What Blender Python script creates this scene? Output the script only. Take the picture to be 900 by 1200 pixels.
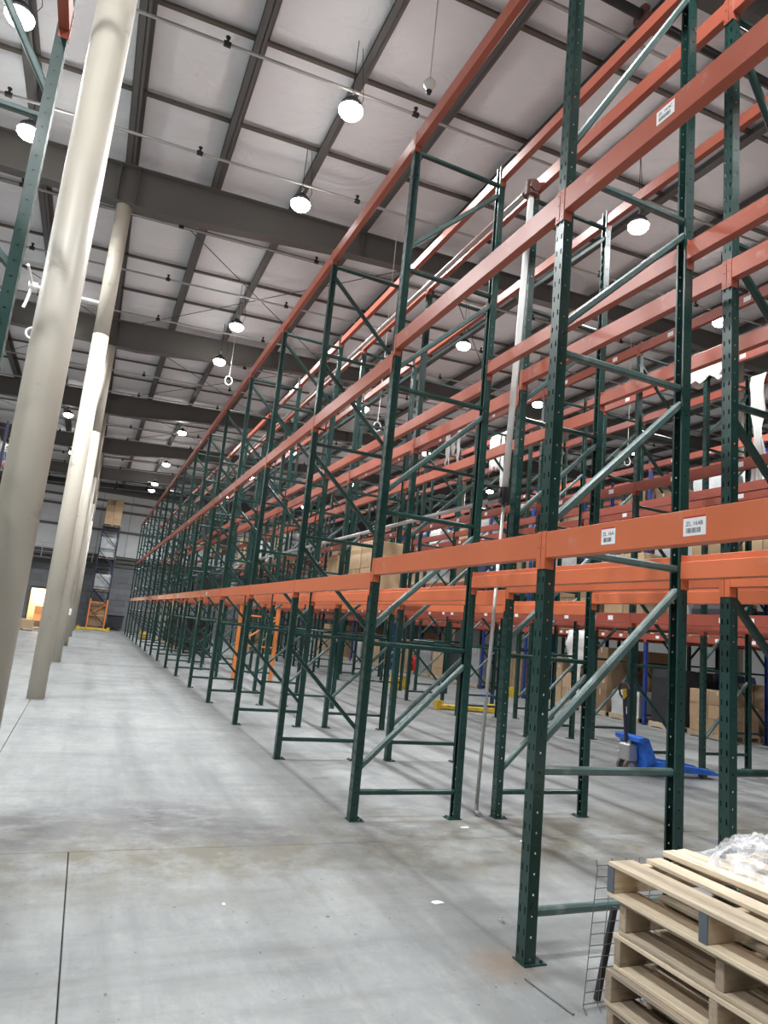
import bpy, bmesh, math, random
from mathutils import Vector, Matrix, noise
random.seed(7)
for o in list(bpy.data.objects): bpy.data.objects.remove(o)
S = bpy.context.scene
COL = S.collection

# ---------------------------------------------------------------- camera
F_PX, PITCH, ROLL, YAW, CAM_H = 789.37, .1759, .0974, .3978, 1.605
fw = Vector((math.sin(YAW)*math.cos(PITCH), math.cos(YAW)*math.cos(PITCH), math.sin(PITCH)))
rt = Vector((math.cos(YAW), -math.sin(YAW), 0)); up = rt.cross(fw)
cr, sr = math.cos(ROLL), math.sin(ROLL)
r2 = cr*rt + sr*up; u2 = -sr*rt + cr*up
cam = bpy.data.cameras.new('camera'); cam_o = bpy.data.objects.new('camera', cam); COL.objects.link(cam_o)
M = Matrix(((r2.x, u2.x, -fw.x, 0), (r2.y, u2.y, -fw.y, 0), (r2.z, u2.z, -fw.z, CAM_H), (0, 0, 0, 1)))
cam_o.matrix_world = M
cam.sensor_fit = 'HORIZONTAL'; cam.sensor_width = 36; cam.lens = 36*F_PX/900
cam.clip_start = .05; cam.clip_end = 300
S.camera = cam_o
CAMP = Vector((0, 0, CAM_H))
def pix(u, v):
    return fw + r2*((u-450)/F_PX) - u2*((v-600)/F_PX)
def on(u, v, ax, val):
    d = pix(u, v); t = (val-CAMP[ax])/d[ax]; return CAMP + d*t

# ---------------------------------------------------------------- world, exposure
W = bpy.data.worlds.new('world'); S.world = W; W.use_nodes = True
W.node_tree.nodes['Background'].inputs[0].default_value = (.9, .95, 1, 1)
W.node_tree.nodes['Background'].inputs[1].default_value = .02
S.view_settings.view_transform = 'Standard'; S.view_settings.look = 'None'
S.view_settings.exposure = 0.16; S.view_settings.gamma = 1; S.view_settings.use_curve_mapping = False
LAMP_W = 1060.0

# ---------------------------------------------------------------- materials
def sh(nt, t, **kw):
    n = nt.nodes.new(t)
    for k, v in kw.items():
        if k in n.inputs: n.inputs[k].default_value = v
        else: setattr(n, k, v)
    return n
def mat(name, col, rough=.5, metal=0, var=.12, scale=6, bump=0, spec=.5, dirt=None, dscale=3, dlo=.5, dhi=.7, rnd=0, stretch=None, rvar=.1):
    m = bpy.data.materials.new(name); m.use_nodes = True; nt = m.node_tree; L = nt.links
    b = nt.nodes['Principled BSDF']; b.inputs['Roughness'].default_value = rough; b.inputs['Metallic'].default_value = metal
    b.inputs['Specular IOR Level'].default_value = spec
    tc = sh(nt, 'ShaderNodeTexCoord'); src = tc.outputs['Object']
    if stretch:
        mp = sh(nt, 'ShaderNodeMapping'); mp.inputs['Scale'].default_value = stretch; L.new(src, mp.inputs[0]); src = mp.outputs[0]
    if rnd:
        oi = sh(nt, 'ShaderNodeObjectInfo'); ad = sh(nt, 'ShaderNodeVectorMath', operation='MULTIPLY_ADD')
        L.new(oi.outputs['Random'], ad.inputs[0]); ad.inputs[1].default_value = (37, 53, 71); L.new(src, ad.inputs[2]); src = ad.outputs[0]
    n = sh(nt, 'ShaderNodeTexNoise', Scale=scale, Detail=6.0, Roughness=.6); L.new(src, n.inputs['Vector'])
    c = Vector(col[:3])
    mx = sh(nt, 'ShaderNodeMixRGB'); mx.inputs[1].default_value = (*(c*(1-var)), 1); mx.inputs[2].default_value = (*(c*(1+var)), 1)
    L.new(n.outputs['Fac'], mx.inputs[0]); out = mx.outputs[0]
    if rnd:
        hs = sh(nt, 'ShaderNodeHueSaturation'); mr = sh(nt, 'ShaderNodeMapRange'); L.new(oi.outputs['Random'], mr.inputs[0])
        mr.inputs[3].default_value = 1-rnd; mr.inputs[4].default_value = 1+rnd
        L.new(mr.outputs[0], hs.inputs['Value']); L.new(out, hs.inputs['Color']); out = hs.outputs[0]
    if dirt:
        n2 = sh(nt, 'ShaderNodeTexNoise', Scale=dscale, Detail=8.0, Roughness=.7); L.new(src, n2.inputs['Vector'])
        r = sh(nt, 'ShaderNodeMapRange'); r.inputs[1].default_value = dlo; r.inputs[2].default_value = dhi; L.new(n2.outputs['Fac'], r.inputs[0])
        m2 = sh(nt, 'ShaderNodeMixRGB'); L.new(r.outputs[0], m2.inputs[0]); L.new(out, m2.inputs[1]); m2.inputs[2].default_value = (*dirt, 1); out = m2.outputs[0]
    L.new(out, b.inputs['Base Color'])
    rr = sh(nt, 'ShaderNodeMapRange'); rr.inputs[3].default_value = max(.05, rough-rvar); rr.inputs[4].default_value = min(1, rough+rvar)
    L.new(n.outputs['Fac'], rr.inputs[0]); L.new(rr.outputs[0], b.inputs['Roughness'])
    if bump:
        bp = sh(nt, 'ShaderNodeBump', Strength=bump, Distance=.01); L.new(n.outputs['Fac'], bp.inputs['Height']); L.new(bp.outputs[0], b.inputs['Normal'])
    return m
def emis(name, col, s):
    m = bpy.data.materials.new(name); m.use_nodes = True; nt = m.node_tree
    b = nt.nodes['Principled BSDF']; b.inputs['Base Color'].default_value = (*col, 1)
    b.inputs['Emission Color'].default_value = (*col, 1); b.inputs['Emission Strength'].default_value = s
    return m
MT = {}
MT['green'] = mat('green_paint', (.011, .043, .036), .3, var=.25, scale=5, dirt=(.11, .15, .14), dscale=9, dlo=.62, dhi=.88)
MT['green_lit'] = mat('green_lit_brace', (.07, .12, .112), .36, var=.2, scale=5, dirt=(.25, .27, .26), dscale=8, dlo=.55, dhi=.8)  # paler than the posts: light falling on the braces is in the colour
MT['blue_post'] = mat('blue_paint', (.02, .05, .24), .4, var=.2)
MT['navy'] = mat('navy_paint', (.02, .022, .05), .45, var=.2)
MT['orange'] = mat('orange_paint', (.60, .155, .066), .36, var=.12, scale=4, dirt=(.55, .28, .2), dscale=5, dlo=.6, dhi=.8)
MT['orange_dull'] = mat('dull_orange_paint', (.40, .105, .065), .34, var=.15, scale=4, dirt=(.5, .3, .25), dscale=5, dlo=.6, dhi=.8)  # darker, redder orange for upper beams and racks left of columns
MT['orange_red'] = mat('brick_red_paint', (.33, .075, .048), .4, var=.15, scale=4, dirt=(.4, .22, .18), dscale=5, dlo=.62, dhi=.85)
MT['orange_post'] = mat('orange_post_paint', (.75, .23, .05), .45, var=.12)
MT['yellow'] = mat('yellow_paint', (.75, .5, .04), .45, var=.15, dirt=(.3, .22, .08), dscale=6)
MT['column'] = mat('column_paint', (.52, .475, .40), .45, var=.07, scale=2.5, dirt=(.24, .21, .17), dscale=4, dlo=.6, dhi=.75, spec=.5)
MT['girder'] = mat('girder_paint', (.125, .118, .108), .5, var=.1)
MT['purlin'] = mat('purlin_paint', (.105, .1, .096), .55, var=.1)
MT['strap'] = mat('bridging_paint', (.11, .09, .075), .6, var=.1)
MT['steel'] = mat('galvanised_steel', (.55, .55, .55), .38, metal=.8, var=.12)
MT['pipe'] = mat('grey_pipe', (.5, .48, .46), .35, metal=.5, var=.12)
MT['black'] = mat('black_iron', (.022, .022, .026), .5)
MT['rust'] = mat('rusty_iron', (.16, .075, .06), .65, var=.4, scale=20)
MT['darkpipe'] = mat('dark_pipe', (.03, .028, .03), .4)
MT['white'] = mat('white_plastic', (.8, .8, .78), .4, var=.04)
MT['paper'] = mat('label_paper', (.82, .83, .84), .6, var=.03)
MT['ink'] = mat('label_ink', (.05, .05, .06), .7)
MT['wood'] = mat('pallet_wood', (.60, .50, .37), .75, var=.3, scale=3, stretch=(12, 1, 12), rnd=.22, dirt=(.24, .19, .14), dscale=2, dlo=.55, dhi=.85, bump=.3)
MT['woodx'] = mat('pallet_wood_stringer', (.52, .42, .30), .75, var=.3, scale=3, stretch=(1, 12, 12), rnd=.2, dirt=(.2, .15, .11), dscale=2, dlo=.55, dhi=.85, bump=.3)
MT['woodold'] = mat('pallet_wood_weathered', (.38, .31, .23), .8, var=.3, scale=3, stretch=(12, 1, 12), rnd=.25, dirt=(.15, .13, .11), dscale=2, dlo=.5, dhi=.8, bump=.3)
MT['woodxold'] = mat('pallet_wood_stringer_aged', (.36, .28, .2), .8, var=.3, scale=3, stretch=(1, 12, 12), rnd=.2, dirt=(.15, .12, .09), dscale=2, dlo=.48, dhi=.75, bump=.3)
MT['paint_end'] = mat('blue_grey_end_paint', (.1, .12, .14), .6)
MT['carton'] = mat('brown_cardboard', (.47, .33, .2), .8, var=.08, rnd=.18)
MT['carton_dark'] = mat('dark_cardboard', (.26, .17, .1), .8, var=.1, rnd=.2)
MT['tape'] = mat('parcel_tape', (.55, .42, .28), .3)
MT['wrapwhite'] = mat('white_stretch_wrap', (.62, .64, .64), .25, var=.15, scale=9, rnd=.15)
MT['wrapgrey'] = mat('grey_stretch_wrap', (.33, .34, .35), .25, var=.25, scale=9, rnd=.2)
MT['wrapblue'] = mat('blue_wrapped_goods', (.05, .09, .2), .35, var=.3, scale=9, rnd=.3)
MT['dark'] = mat('dark_goods', (.035, .035, .04), .6, rnd=.3)
MT['jackblue'] = mat('pallet_jack_blue', (.02, .14, .62), .35, var=.1, dirt=(.03, .06, .15), dscale=9)
MT['rubber'] = mat('grey_rubber', (.16, .14, .13), .6)
MT['wire'] = mat('bare_wire', (.2, .2, .2), .4, metal=.7)
MT['sheet'] = mat('white_board', (.7, .69, .64), .6, var=.06, rnd=.1)
MT['wallpanel'] = mat('pale_wall_liner', (.8, .82, .84), .6, var=.1, scale=2)
MT['block'] = mat('grey_wall_block', (.21, .22, .235), .85, var=.12, scale=5, rnd=.10)
MT['mortar'] = mat('dark_mortar', (.14, .145, .155), .9)
MT['sidewall'] = mat('side_wall_liner', (.3, .3, .3), .7, var=.06)
MT['cream'] = mat('cream_room_wall', (.8, .66, .5), .7, var=.04)
MT['red'] = mat('red_enamel', (.5, .02, .02), .35)
MT['film'] = None
def film():
    m = bpy.data.materials.new('clear_stretch_film'); m.use_nodes = True; nt = m.node_tree; L = nt.links
    b = nt.nodes['Principled BSDF']; out = nt.nodes['Material Output']
    b.inputs['Base Color'].default_value = (.82, .83, .86, 1); b.inputs['Roughness'].default_value = .14; b.inputs['Specular IOR Level'].default_value = .9
    t = sh(nt, 'ShaderNodeBsdfTransparent'); mx = sh(nt, 'ShaderNodeMixShader')
    tc = sh(nt, 'ShaderNodeTexCoord'); n = sh(nt, 'ShaderNodeTexNoise', Scale=16.0, Detail=6.0); L.new(tc.outputs['Object'], n.inputs['Vector'])
    r = sh(nt, 'ShaderNodeMapRange'); r.inputs[1].default_value = .35; r.inputs[2].default_value = .65; r.inputs[3].default_value = .18; r.inputs[4].default_value = .62
    L.new(n.outputs['Fac'], r.inputs[0]); L.new(r.outputs[0], mx.inputs[0]); L.new(t.outputs[0], mx.inputs[1]); L.new(b.outputs[0], mx.inputs[2]); L.new(mx.outputs[0], out.inputs[0])
    bp = sh(nt, 'ShaderNodeBump', Strength=.8, Distance=.02); n3 = sh(nt, 'ShaderNodeTexVoronoi', Scale=22.0); L.new(tc.outputs['Object'], n3.inputs['Vector'])
    L.new(n3.outputs['Distance'], bp.inputs['Height']); L.new(bp.outputs[0], b.inputs['Normal'])
    return m
MT['film'] = film()
def concrete():
    m = bpy.data.materials.new('worn_concrete'); m.use_nodes = True; nt = m.node_tree; L = nt.links
    b = nt.nodes['Principled BSDF']; geo = sh(nt, 'ShaderNodeNewGeometry'); P = geo.outputs['Position']
    def noi(scale, det=6., rough=.6, st=None, off=(0, 0, 0)):
        mp = sh(nt, 'ShaderNodeMapping'); L.new(P, mp.inputs[0]); mp.inputs['Location'].default_value = off
        if st: mp.inputs['Scale'].default_value = st
        n = sh(nt, 'ShaderNodeTexNoise', Scale=scale, Detail=det, Roughness=rough); L.new(mp.outputs[0], n.inputs['Vector']); return n.outputs['Fac']
    def mr(v, a, c, lo=0., hi=1.):
        r = sh(nt, 'ShaderNodeMapRange'); L.new(v, r.inputs[0]); r.inputs[1].default_value = a; r.inputs[2].default_value = c; r.inputs[3].default_value = lo; r.inputs[4].default_value = hi; return r.outputs[0]
    def mix(f, a, c, mode='MIX'):
        x = sh(nt, 'ShaderNodeMixRGB', blend_type=mode)
        for s, v in ((0, f), (1, a), (2, c)):
            if isinstance(v, (tuple, float, int)): x.inputs[s].default_value = v if not isinstance(v, tuple) else (*v, 1)
            else: L.new(v, x.inputs[s])
        return x.outputs[0]
    def mul(a, c):
        x = sh(nt, 'ShaderNodeMath', operation='MULTIPLY'); L.new(a, x.inputs[0])
        if isinstance(c, float): x.inputs[1].default_value = c
        else: L.new(c, x.inputs[1])
        return x.outputs[0]
    base = mix(mr(noi(.55, 8.), .3, .7), (.38, .385, .385), (.56, .565, .55))
    base = mix(mul(mr(noi(2.2, 8., .7), .45, .72), .75), base, (.33, .335, .345))
    base = mix(mul(mr(noi(7., 9., .78, (1, .35, 1)), .48, .72), .7), base, (.62, .62, .60))
    base = mix(mul(mr(noi(11., 9., .8, None, (4, 4, 0)), .5, .7), .6), base, (.33, .33, .33))
    # brown grime that collects along the cross joint at y = 5.1
    sx = sh(nt, 'ShaderNodeSeparateXYZ'); L.new(P, sx.inputs[0])
    def band(out, c, w):
        a = sh(nt, 'ShaderNodeMath', operation='SUBTRACT'); L.new(out, a.inputs[0]); a.inputs[1].default_value = c
        ab = sh(nt, 'ShaderNodeMath', operation='ABSOLUTE'); L.new(a.outputs[0], ab.inputs[0]); return mr(ab.outputs[0], w*.3, w, 1, 0)
    grime = mul(band(sx.outputs['Y'], 5.05, 1.1), mr(noi(1.6, 9., .75, None, (3, 1, 0)), .4, .58))
    base = mix(mul(grime, .9), base, (.24, .205, .14))
    base = mix(mul(mul(band(sx.outputs['Y'], 6.1, 1.1), mr(noi(1.1, 9., .8, (1, .8, 1), (8, 3, 0)), .5, .68)), .8), base, (.2, .19, .2))
    for cx_, cy_, rr in ((-.25, 5.62, .75), (.9, 5.75, .8), (1.5, 5.35, .5)):
        dd = sh(nt, 'ShaderNodeVectorMath', operation='DISTANCE'); L.new(P, dd.inputs[0]); dd.inputs[1].default_value = (cx_, cy_, 0)
        base = mix(mul(mul(mr(dd.outputs['Value'], rr*.3, rr, 1, 0), mr(noi(3.2, 9., .75, (1, 2, 1), (cx_*7, 0, 0)), .38, .55)), .9), base, (.15, .142, .15))
    # dark tyre streaks along the aisles
    base = mix(mul(mr(noi(1.6, 7., .65, (1.6, .12, 1), (1, 7, 0)), .5, .7), .65), base, (.27, .27, .27))
    base = mix(mul(mr(noi(1.3, 8., .7, (.3, 2.2, 1), (5, 2, 0)), .5, .72), .6), base, (.26, .255, .25))
    # rust spot beside the first foot, and specks
    d = sh(nt, 'ShaderNodeVectorMath', operation='DISTANCE'); L.new(P, d.inputs[0]); d.inputs[1].default_value = (2.24, 3.17, 0)
    base = mix(mul(mr(d.outputs['Value'], .03, .26, 1, 0), .55), base, (.42, .25, .13))
    base = mix(mul(mr(noi(26., 3., .5), .7, .74), .8), base, (.09, .085, .08))
    base = mix(1., base, (.495, .507, .508), 'MULTIPLY')
    L.new(base, b.inputs['Base Color'])
    L.new(mr(noi(1.4, 6.), .3, .7, .42, .68), b.inputs['Roughness']); b.inputs['Specular IOR Level'].default_value = .35
    bp = sh(nt, 'ShaderNodeBump', Strength=.12, Distance=.005); L.new(noi(18., 8., .7), bp.inputs['Height']); L.new(bp.outputs[0], b.inputs['Normal'])
    return m
MT['concrete'] = concrete()
MT['joint'] = mat('joint_dirt', (.06, .055, .05), .9)
def insul():
    m = mat('vinyl_insulation', (.81, .82, .84), .5, var=.06, scale=.7)
    nt = m.node_tree; L = nt.links; b = nt.nodes['Principled BSDF']
    geo = sh(nt, 'ShaderNodeNewGeometry'); mp = sh(nt, 'ShaderNodeMapping'); mp.inputs['Scale'].default_value = (.8, 1.5, 1); L.new(geo.outputs['Position'], mp.inputs[0])
    n = sh(nt, 'ShaderNodeTexNoise', Scale=1.2, Detail=4.0, Distortion=1.2); L.new(mp.outputs[0], n.inputs['Vector'])
    bp = sh(nt, 'ShaderNodeBump', Strength=.5, Distance=.12); L.new(n.outputs['Fac'], bp.inputs['Height']); L.new(bp.outputs[0], b.inputs['Normal'])
    return m
MT['insul'] = insul()

# ---------------------------------------------------------------- mesh helpers
class MB:
    def __init__(s): s.v = []; s.f = []; s.mi = []; s.cur = 0
    def add(s, vs, fs):
        b = len(s.v); s.v += [tuple(v) for v in vs]; s.f += [tuple(i+b for i in f) for f in fs]; s.mi += [s.cur]*len(fs); return s
    def box(s, x0, x1, y0, y1, z0, z1):
        vs = [(x, y, z) for z in (z0, z1) for y in (y0, y1) for x in (x0, x1)]
        return s.add(vs, [(0, 2, 3, 1), (4, 5, 7, 6), (0, 1, 5, 4), (2, 6, 7, 3), (0, 4, 6, 2), (1, 3, 7, 5)])
    def cbox(s, x0, x1, y0, y1, z0, z1, c=.004):
        # box with chamfered vertical and top edges
        def ring(d, z): return [(x0+d+c, y0+d, z), (x1-d-c, y0+d, z), (x1-d, y0+d+c, z), (x1-d, y1-d-c, z), (x1-d-c, y1-d, z), (x0+d+c, y1-d, z), (x0+d, y1-d-c, z), (x0+d, y0+d+c, z)]
        vs = ring(c, z0)+ring(0, z0+c)+ring(0, z1-c)+ring(c, z1); fs = [tuple(range(7, -1, -1)), tuple(range(24, 32))]
        for k in range(3):
            for i in range(8): j = (i+1) % 8; fs.append((k*8+i, k*8+j, k*8+8+j, k*8+8+i))
        return s.add(vs, fs)
    def tube(s, p0, p1, r0, r1=None, n=10, caps=True):
        p0, p1 = Vector(p0), Vector(p1); r1 = r0 if r1 is None else r1; d = (p1-p0).normalized()
        a = d.orthogonal().normalized(); b = d.cross(a); vs = []
        for p, r in ((p0, r0), (p1, r1)):
            for i in range(n): t = 2*math.pi*i/n; vs.append(p+a*(r*math.cos(t))+b*(r*math.sin(t)))
        fs = [(i, (i+1) % n, n+(i+1) % n, n+i) for i in range(n)]
        if caps: fs += [tuple(range(n-1, -1, -1)), tuple(range(n, 2*n))]
        return s.add(vs, fs)
    def path(s, pts, r, n=8, closed=False):
        pts = [Vector(p) for p in pts]; k = len(pts); vs = []; ref = None
        for i, p in enumerate(pts):
            a = pts[(i-1) % k] if (i or closed) else p; c = pts[(i+1) % k] if (i < k-1 or closed) else p
            d = (c-a).normalized()
            if ref is None: ref = d.orthogonal().normalized()
            ref = (ref-d*ref.dot(d)).normalized(); b = d.cross(ref)
            for j in range(n): t = 2*math.pi*j/n; vs.append(p+ref*(r*math.cos(t))+b*(r*math.sin(t)))
        fs = []
        for i in range(k if closed else k-1):
            for j in range(n): fs.append((i*n+j, i*n+(j+1) % n, ((i+1) % k)*n+(j+1) % n, ((i+1) % k)*n+j))
        if not closed: fs += [tuple(range(n-1, -1, -1)), tuple(range((k-1)*n, k*n))]
        return s.add(vs, fs)
    def bar(s, p0, p1, w, h, c=.006, side=(0, 1, 0)):
        # bar with a chamfered rectangular section; w along `side`, h along the third axis
        p0, p1 = Vector(p0), Vector(p1); d = (p1-p0).normalized(); a = Vector(side); a = (a-d*a.dot(d)).normalized(); b = d.cross(a)
        q = [(w/2-c, -h/2), (w/2, -h/2+c), (w/2, h/2-c), (w/2-c, h/2), (-w/2+c, h/2), (-w/2, h/2-c), (-w/2, -h/2+c), (-w/2+c, -h/2)]
        vs = [p+a*x+b*y for p in (p0, p1) for x, y in q]; n = 8
        return s.add(vs, [(i, (i+1) % n, n+(i+1) % n, n+i) for i in range(n)]+[tuple(range(n-1, -1, -1)), tuple(range(n, 2*n))])
    def prism(s, poly, axis, a, b):
        # poly in the two other axes (cyclic order), extruded along axis from a to b
        def P(u, v, w):
            return {0: (w, u, v), 1: (u, w, v), 2: (u, v, w)}[axis]
        n = len(poly); vs = [P(u, v, a) for u, v in poly]+[P(u, v, b) for u, v in poly]
        return s.add(vs, [(i, (i+1) % n, n+(i+1) % n, n+i) for i in range(n)]+[tuple(range(n-1, -1, -1)), tuple(range(n, 2*n))])
    def lathe(s, prof, c=(0, 0, 0), n=20):
        vs = [(c[0]+r*math.cos(2*math.pi*j/n), c[1]+r*math.sin(2*math.pi*j/n), c[2]+z) for r, z in prof for j in range(n)]
        fs = [(i*n+j, i*n+(j+1) % n, (i+1)*n+(j+1) % n, (i+1)*n+j) for i in range(len(prof)-1) for j in range(n)]
        return s.add(vs, fs)
    def xf(s, m):
        s.v = [tuple(m @ Vector(v)) for v in s.v]; return s
    def mesh(s, name, mats, smooth=False):
        me = bpy.data.meshes.new(name); me.from_pydata(s.v, [], s.f)
        bm = bmesh.new(); bm.from_mesh(me); bmesh.ops.recalc_face_normals(bm, faces=bm.faces); bm.to_mesh(me); bm.free()
        mats = mats if isinstance(mats, (list, tuple)) else [mats]
        for m in mats: me.materials.append(MT[m] if isinstance(m, str) else m)
        if len(mats) > 1: me.polygons.foreach_set('material_index', s.mi)
        if smooth: me.shade_smooth() if hasattr(me, 'shade_smooth') else me.polygons.foreach_set('use_smooth', [True]*len(me.polygons))
        return me
    def build(s, name, mats, parent=None, smooth=False, loc=None):
        return inst(s.mesh(name, mats, smooth), name, parent, loc)
def inst(me, name, parent=None, loc=None, rz=0):
    o = bpy.data.objects.new(name, me); COL.objects.link(o)
    if parent is not None: o.parent = parent
    if loc is not None: o.location = loc
    if rz: o.rotation_euler.z = rz
    return o
def tag(o, label, cat, group=None):
    assert 4 <= len(label.split()) <= 16, label
    o['label'] = label; o['category'] = cat
    if group: o['group'] = group
    return o
def thing(name, label, cat, loc=(0, 0, 0), rz=0, group=None):
    o = bpy.data.objects.new(name, None); COL.objects.link(o); o.location = loc; o.rotation_euler.z = rz; o.empty_display_size = .1
    return tag(o, label, cat, group)
def struct(o): o['kind'] = 'structure'; return o
def smooth_tube(o):
    for p in o.data.polygons: p.use_smooth = len(p.vertices) == 4
    return o
ORD = 'zeroth first second third fourth fifth sixth seventh eighth ninth tenth eleventh twelfth thirteenth fourteenth fifteenth sixteenth seventeenth eighteenth nineteenth twentieth'.split()

# ---------------------------------------------------------------- building geometry constants
YW = 50.4                      # far wall
COLX, COLR = -.515, .136
GY = [5.127+7.5416*i for i in range(-1, 6)]
XL, XR, YB = -12.0, 27.0, -7.0
def z_top(x): return 9.75+.053*(x+.5)        # girder top = purlin underside
BOT = [(-12, 8.7), (-2.6, 8.93), (-1.2, 8.95), (.2, 8.95), (3.6, 9.36), (8, 9.74), (13.5, 10.02), (15, 9.95), (16.4, 9.95), (21, 10.35), (27, 10.6)]

# ---------------------------------------------------------------- floor: slabs with recessed joints
floor = struct(MB().box(XL, XR, YB, YW, -.2, -.02).build('floor', 'joint'))
yj = [YB]+[5.1+7.5416*i for i in range(0, 6)]+[YW]
for i in range(len(yj)-1):
    xs = [XL, -5.6, .15, 5.6, 11.2, 16.8, 22.4, XR] if i == 0 else [XL, -6.2, -.575, 5.6, 11.2, 16.8, 22.4, XR]
    for j in range(len(xs)-1):
        g = .003
        MB().cbox(xs[j]+g, xs[j+1]-g, yj[i]+g, yj[i+1]-g, -.03, 0, .003).build('slab', 'concrete', floor)

# ---------------------------------------------------------------- roof: insulation, purlins, bridging, girders
nx, ny = 157, 560
m = MB(); vs = []
PX = [COLX+1.57*k for k in range(-7, 19)]
for j in range(ny):
    y = YB+(YW-YB)*j/(ny-1)
    for i in range(nx):
        x = XL+(XR-XL)*i/(nx-1)
        t = ((x-COLX)/1.57) % 1; s = math.sin(math.pi*t)
        ty = ((y-5.127)/1.8854) % 1; sy = math.sin(math.pi*ty)
        yc = (ty-.5)*1.8854-.3*(s-.5)-.12*noise.noise((math.floor((x-COLX)/1.57)*3.1, math.floor((y-5.127)/1.8854)*1.7, x*.6))
        z = z_top(x)+.245-.05*s*sy+.015*noise.noise((x*.9, y*.7, 0))-.028*s**.3*math.exp(-(yc/.07)**2)
        vs.append((x, y, z))
m.add(vs, [(j*nx+i, j*nx+i+1, (j+1)*nx+i+1, (j+1)*nx+i) for j in range(ny-1) for i in range(nx-1)])
ceiling = struct(m.build('ceiling', 'insul', smooth=True))
sol = ceiling.modifiers.new('thickness', 'SOLIDIFY'); sol.thickness = .08; sol.offset = 1
for x in PX:
    if not XL < x < XR: continue
    z = z_top(x); mb = MB(); w = .11
    mb.box(x-.006, x+.006, YB, YW, z, z+.2); mb.box(x-w, x+.006, YB, YW, z, z+.008); mb.box(x-.006, x+w, YB, YW, z+.192, z+.2); mb.box(x-.006, x+.055, YB, YW, z, z+.008)
    mb.box(x-w, x-w+.008, YB, YW, z, z+.022)
    mb.build('purlin', 'purlin', ceiling)
k = -6
while 5.127+1.8854*k < YW-.5:
    y = 5.127+1.8854*k; k += 1
    if y < YB+.5 or min(abs(y-g) for g in GY) < .3: continue
    mb = MB(); mb.bar((XL, y, z_top(XL)+.165), (XR, y, z_top(XR)+.165), .075, .05, .004); mb.build('bridging', 'strap', ceiling)
GIRD = []
for gi, y in enumerate(GY):
    t = thing('roof_girder', f'dark taupe steel roof girder, {ORD[7-gi]} from the far wall', 'girder', (COLX, y, 8.95), group='roof girders')
    poly = BOT+[(x, z_top(x)-.02) for x, _ in reversed(BOT)]
    poly = [(x-COLX, z-8.95) for x, z in poly]
    mb = MB(); mb.prism(poly, 1, -.006, .006); mb.build('web', 'girder', t)
    mb = MB()
    for (x0, z0), (x1, z1) in zip(BOT, BOT[1:]): mb.bar((x0-COLX, 0, z0-8.95+.008), (x1-COLX, 0, z1-8.95+.008), .24, .018, .003)
    mb.build('bottom_flange', 'girder', t)
    mb = MB(); mb.bar((XL-COLX, 0, z_top(XL)-8.96), (XR-COLX, 0, z_top(XR)-8.96), .24, .018, .003); mb.build('top_flange', 'girder', t)
    for x in (COLX-.16, COLX+.16, 15.65-.16, 15.65+.16, 4.2, 9.5):
        zb = next(z0+(z1-z0)*(x-x0)/(x1-x0) for (x0, z0), (x1, z1) in zip(BOT, BOT[1:]) if x0 <= x <= x1)
        mb = MB(); mb.box(x-COLX-.006, x-COLX+.006, -.11, .11, zb+.02-8.95, z_top(x)-.03-8.95); mb.build('stiffener', 'girder', t)
    GIRD.append(t)
# round columns
for ci, y in enumerate(GY):
    for cx, tag_ in ((COLX, 'beside the aisle'), (15.65, 'beyond the blue racks')):
        if ci == 0: continue
        zb = 8.95 if cx < 0 else 9.95
        lab = f'taupe round steel column {tag_}, {ORD[7-ci]} from far wall'
        t = thing('steel_column', lab, 'column', (cx, y, 0), group='round columns '+tag_)
        mb = MB(); mb.tube((0, 0, .0), (0, 0, 6.35), COLR, n=40); smooth_tube(mb.build('lower_shaft', 'column', t))
        mb = MB(); mb.tube((0, 0, 6.356), (0, 0, zb-.02), COLR-.001, n=40); smooth_tube(mb.build('upper_shaft', 'column', t))
        mb = MB(); mb.tube((0, 0, 6.345), (0, 0, 6.362), COLR-.004, n=40, caps=False); smooth_tube(mb.build('weld_seam', 'girder', t))
        mb = MB(); mb.box(-.17, .17, -.15, .15, zb-.02, zb); mb.build('cap_plate', 'girder', t)
        if cx < 0 and ci == 3:
            mb = MB(); mb.box(COLR-.01, COLR+.05, -.06, .06, 1.25, 1.42); mb.build('switch_box', 'white', t)
# rod bracing between girders
for bi, (gi, x0, x1) in enumerate([(2, -.3, 6.), (2, 6., -.3), (3, -.3, 6.), (3, 6., -.3), (4, -.3, 6.), (4, 6., -.3), (2, -6.5, -.6), (3, -.6, -6.5), (4, -6.5, -.6), (2, 6.2, 12.5), (3, 12.5, 6.2)]):
    a, b = (x0, GY[gi]+.02, z_top(x0)-.2), (x1, GY[gi+1]-.02, z_top(x1)-.2)
    mb = MB(); mb.tube(a, b, .011, n=6); o = mb.build('brace_rod', 'strap')
    sp = 'open side of columns' if min(x0, x1) < -5 else ('over third rack row' if min(x0, x1) > 5 else 'over first rack rows')
    tag(o, f"thin roof brace rod, {sp}, {ORD[7-gi]} girder bay from far wall, slanting {'rackward' if x1 > x0 else 'columnward'}", 'rod', 'roof brace rods')
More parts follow.
